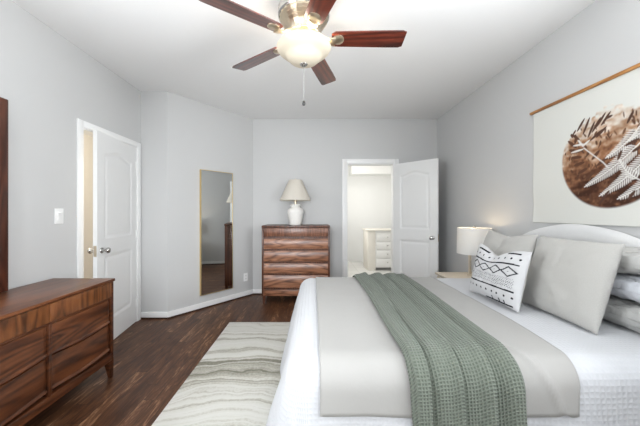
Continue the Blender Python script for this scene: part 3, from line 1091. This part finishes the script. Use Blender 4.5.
def leaf(a, b, wid, col):
    """a spindle-shaped leaf from a to b"""
    global img
    dx, dy = b[0]-a[0], b[1]-a[1]; L_ = math.hypot(dx, dy)
    t = ((P-a[0])*dx+(Q-a[1])*dy)/(L_*L_); s_ = np.abs((P-a[0])*dy-(Q-a[1])*dx)/L_
    half = wid*np.sqrt(np.clip(4*t*(1-t), 0, 1))
    k_ = (np.clip((half-s_)/.012+.3, 0, 1)*((t > 0) & (t < 1))*(rr < 1.0))[..., None]
    img = img*(1-k_)+np.array(col)*k_
def frond(base, tip, width, col, n=15, bend=.1):
    bx_, by_ = base; tx_, ty_ = tip
    dx, dy = tx_-bx_, ty_-by_; L_ = math.hypot(dx, dy); ex, ey = dx/L_, dy/L_; qx, qy = -ey, ex
    pt = lambda t: (bx_+dx*t+qx*bend*math.sin(PI*t), by_+dy*t+qy*bend*math.sin(PI*t))
    stroke([pt(i/8) for i in range(9)], .010, col)
    n = max(6, int(L_/.046))
    for i in range(n):
        t = .10+.88*i/n
        x, y = pt(t); wl = width*(1-t)**.75*(.75+.25*math.sin(t*PI))+.02
        for sg in (-1, 1):
            leaf((x, y), (x+(ex*.75+sg*qx)*wl, y+(ey*.75+sg*qy)*wl), .013, col)
wht, drk = srgb(222, 219, 214), srgb(84, 60, 50)
drk2 = srgb(92, 64, 50)
def pp(px, py):      # a place on the hanging, read off the photograph as a point of its plane
    y = 1.94*284.4/(px-312.5); s_ = 284.4/y
    return ((PYC-y)/PR, (CAMZ+(212.5-py)/s_-PZC)/PR)
def leaf_px(a, b, wd, c): leaf(pp(*a), pp(*b), wd, c)
# a scatter of small mid-brown leaves over the wood
rl = random.Random(11)
for i in range(150):
    a_ = rl.uniform(0, 2*PI); r_ = math.sqrt(rl.random())*.93
    p0 = (r_*math.cos(a_), r_*math.sin(a_))
    if p0[1] > .62: continue
    d_ = rl.uniform(.9, 2.2); l_ = rl.uniform(.06, .13)
    leaf(p0, (p0[0]+l_*math.cos(d_), p0[1]+l_*math.sin(d_)), rl.uniform(.012, .024), rl.choice([srgb(112, 80, 60), srgb(92, 64, 50)]))
# dark sprigs upper left
for a, b in (((577, 132), (585, 118)), ((583, 135), (590, 117)), ((588, 138), (595, 121)), ((592, 133), (601, 117)), ((596, 128), (606, 112)), ((601, 126), (611, 111)), ((580, 140), (571, 134)), ((590, 141), (603, 129)), ((596, 138), (607, 126)), ((605, 119), (613, 115)), ((627, 124), (634, 110))):
    leaf_px(a, b, .028, drk)
for a, b in (((577, 148), (568, 141)), ((580, 152), (569, 150)), ((582, 157), (571, 158)), ((585, 162), (574, 166)), ((588, 168), (578, 174)), ((592, 160), (600, 150)), ((597, 166), (607, 158)), ((594, 172), (586, 180)), ((604, 172), (612, 163)), ((575, 144), (577, 136))):
    leaf_px(a, b, .036, drk2)
for a, b in (((573, 146), (585, 144)), ((571, 153), (584, 149)), ((583, 146), (590, 140)), ((578, 140), (584, 147))):
    leaf_px(a, b, .022, wht)
stroke([pp(584, 148), pp(592, 154), pp(603, 162), pp(612, 171)], .010, wht)
for a, b, wd in (((690, 120), (640, 160), .22), ((705, 160), (650, 196), .22), ((640, 126), (606, 158), .12), ((643, 140), (585, 187), .15), ((655, 150), (600, 196), .15), ((668, 165), (618, 199), .15), ((652, 118), (627, 142), .10), ((640, 180), (619, 158), .09)):
    sh_ = .05
    frond((pp(*a)[0]+.02, pp(*a)[1]-.03), (pp(*b)[0]+.02, pp(*b)[1]-.03), wd*.9, srgb(70, 48, 40), 20, sh_)
    frond(pp(*a), pp(*b), wd, wht, 20, sh_)
for a, b in (((625, 146), (640, 138)), ((632, 152), (642, 146)), ((610, 190), (600, 204)), ((628, 200), (636, 190)), ((618, 160), (622, 150))):
    leaf_px(a, b, .03, drk)
m = MB()
us = list(range(NP)); vs_ = list(range(NQ))
XW = XR-.010
def hang(i, j):
    y, z = float(yy[int(i)]), float(zz[int(j)])
    t = (WZ1-z)/(WZ1-WZ0)
    e = min(y-WY0, WY1-y)
    return (XW-.006*t*(.5+.5*math.sin(y*7+.5))*t-.010*math.exp(-e/.05)*t*abs(math.sin(z*7)), y, z)
m.grid(hang, us, vs_, uv=lambda i, j: (float(yy[int(i)]), float(zz[int(j)])))
m.bm.verts.index_update()
cv = obj('canvas', m, 'printed_canvas', wh, sharp=3)
at = cv.data.color_attributes.new('print', 'FLOAT_COLOR', 'POINT')
flat = np.ones((NP*NQ, 4), dtype=np.float32); flat[:, :3] = img.reshape(-1, 3)
at.data.foreach_set('color', flat.ravel())
md = cv.modifiers.new('thickness', 'SOLIDIFY'); md.thickness = .002; md.offset = 0
m = MB(); m.box(XR-.026, XR-.002, WY0-.03, WY1+.03, WZ1-.004, WZ1+.018, .004)
obj('hanging_rod', m, 'rod_wood', wh)

# ------------------------------------------------------------------ ceiling fan
FX, FY, FZB = -.058, 1.90, 2.438
fan = thing('ceiling_fan', 'brushed nickel ceiling fan with five cherry blades and a lit glass bowl', 'ceiling fan', (FX, FY, H))
c = (FX, FY, 0)
obj('canopy', MB().lathe([(.125, H-.001), (.130, H-.02), (.150, 2.66), (.166, 2.64), (.171, 2.63), (.171, 2.585), (.164, 2.575)], c, 48), 'nickel', fan)
def ribs(a, h): return 1+.018*math.cos(a*24)
obj('motor_housing', MB().lathe([(.160, 2.577), (.160, 2.565), (.148, 2.552), (.150, 2.548), (.134, 2.532), (.136, 2.528), (.120, 2.512), (.122, 2.508), (.108, 2.490), (.104, 2.470), (.104, 2.462)], c, 72, rfun=ribs), 'brass_nickel', fan)
obj('light_fitter', MB().lathe([(.088, 2.462), (.088, 2.445), (.070, 2.440), (.070, 2.420), (.040, 2.412), (.02, 2.41), (.02, 2.35)], c, 36), 'brass_nickel', fan)
for k_ in range(5):
    a = math.radians(72*k_)
    R3 = Matrix.Translation(Vector((FX, FY, FZB))) @ Matrix.Rotation(a, 4, 'Z') @ Matrix.Rotation(math.radians(-12), 4, 'X')
    # blade outline along local +x
    def half(r):
        t = (r-.185)/(.67-.185)
        return .060+.008*min(1, t*1.3)
    rsamp = [.185+.485*i/20 for i in range(21)]
    up_, lo_ = [], []
    for r in rsamp:
        hwid = half(r)
        e1 = min(1, (r-.185)/.03); e2 = min(1, (.67-r)/.022)
        hwid *= (.72+.28*math.sqrt(e1))*(.86+.14*math.sqrt(e2))
        up_.append((r, hwid)); lo_.append((r, -hwid))
    poly = lo_+up_[::-1]
    m = MB(); m.prism(poly, lambda p: (p[0], p[1], -.004), lambda p: (p[0], p[1], .004))
    b_ = obj('blade', m, 'fan_cherry')
    b_.parent = fan
    b_.matrix_local = fan.matrix_basis.inverted() @ R3
    # cast iron arm holding the blade
    m = MB()
    R2 = Matrix.Translation(Vector((FX, FY, 0))) @ Matrix.Rotation(a, 4, 'Z')
    def arm(r, s_, zz_): return R2 @ Vector((r, s_, zz_))
    rs_ = [.080, .105, .130, .160, .185, .21]
    zs_ = [2.478, 2.470, 2.448, 2.428, 2.420, 2.419]
    ws_ = [.016, .017, .020, .024, .030, .034]
    prev = None
    for r, z_, w1 in zip(rs_, zs_, ws_):
        sk = math.tan(math.radians(12)) if r > .17 else math.tan(math.radians(12))*max(0, (r-.1)/.07)
        ring = [m.bm.verts.new(arm(r, s_*w1, z_+dz-s_*w1*sk)) for s_, dz in ((-1, -.005), (-.5, -.009), (.5, -.009), (1, -.005), (1, .003), (-1, .003))]
        if prev:
            for i in range(6):
                m.bm.faces.new([prev[i], prev[(i+1) % 6], ring[(i+1) % 6], ring[i]])
        else:
            m.bm.faces.new(ring)
        prev = ring
    m.bm.faces.new(prev[::-1])
    # round medallion screwed to the blade
    rings = []
    for rad, dz in ((.040, -.0045), (.040, -.008), (.034, -.012), (.014, -.014)):
        rings.append([m.bm.verts.new(R3 @ Vector((.228+rad*math.cos(q*PI/10), rad*math.sin(q*PI/10), dz))) for q in range(20)])
    for A, B in zip(rings, rings[1:]):
        for q in range(20):
            m.bm.faces.new([A[q], A[(q+1) % 20], B[(q+1) % 20], B[q]])
    m.bm.faces.new(rings[0]); m.bm.faces.new(rings[-1])
    obj('blade_arm', m, 'brass_nickel', fan)
def scal(a, h): return 1+.02*math.cos(a*6)*max(0, min(1, (h-2.31)/.06))
prof = [(.0, 2.268), (.030, 2.269), (.062, 2.275), (.090, 2.288), (.107, 2.304), (.116, 2.318), (.128, 2.329), (.150, 2.339), (.168, 2.354), (.178, 2.374), (.177, 2.388), (.170, 2.396)]
m = MB(); m.lathe(prof+[(max(0, r-.005), h+.004) for r, h in prof[::-1]], c, 60, cap=False, rfun=scal)
obj('light_bowl', m, 'bowl_glass', fan)
m = MB(); m.lathe([(0, 2.250), (.010, 2.253), (.022, 2.262), (.027, 2.270), (.020, 2.276), (0.004, 2.277), (.004, 2.36), (0, 2.361)], c, 20)
obj('bowl_finial', m, 'nickel', fan)
pc = obj('pull_chain', MB().tube([(FX, FY, 2.252), (FX, FY, 2.02)], .0016, 6), 'nickel', fan)
obj('pull_fob', MB().lathe([(0, 1.992), (.008, 1.996), (.012, 2.006), (.009, 2.018), (.003, 2.026), (0, 2.027)], c, 14), 'dark_metal', pc)
for k_ in range(3):
    a = math.radians(120*k_+30)
    bx_, by_ = FX+.075*math.cos(a), FY+.075*math.sin(a)
    m = MB(); m.lathe([(0, 2.335), (.016, 2.342), (.022, 2.358), (.018, 2.378), (.012, 2.392), (.012, 2.412), (0, 2.413)], (bx_, by_, 0), 14)
    obj('bulb', m, 'bulb_glow', fan)
plight('fan_bulb_light', (FX, FY, 2.385), 32, (1.0, .92, .80), .07)

# ------------------------------------------------------------------ bathroom vanity
vn = thing('vanity', 'white bathroom vanity with cream top seen through the open doorway', 'vanity', (1.6, 6.5, 0.002))
vx0, vx1, vy0, vy1, vz = 1.215, 2.45, 6.25, 6.8, .905
obj('countertop', MB().box(vx0-.03, vx1, vy0-.03, vy1+.03, vz-.03, vz, .006), 'vanity_cream', vn)
obj('end_panel', MB().box(vx0, vx0+.17, vy0, vy1, .002, vz-.03, .004), 'vanity_cream', vn)
obj('carcass', MB().box(vx0+.17, vx1, vy0+.01, vy1, .07, vz-.03), 'vanity_white', vn)
for cx_ in (0, 1):
    for i in range(4):
        z0 = .10+i*.185
        x0 = vx0+.19+cx_*.52
        d_ = obj('drawer', MB().box(x0, x0+.48, vy0-.012, vy0+.01, z0, z0+.165, .004), 'vanity_white', vn)
        obj('knob', MB().lathe([(.005, 0), (.005, -.012), (.012, -.016), (.012, -.024), (0, -.026)], (x0+.24, vy0-.012, z0+.085), 12, 'y'), 'nickel', d_)
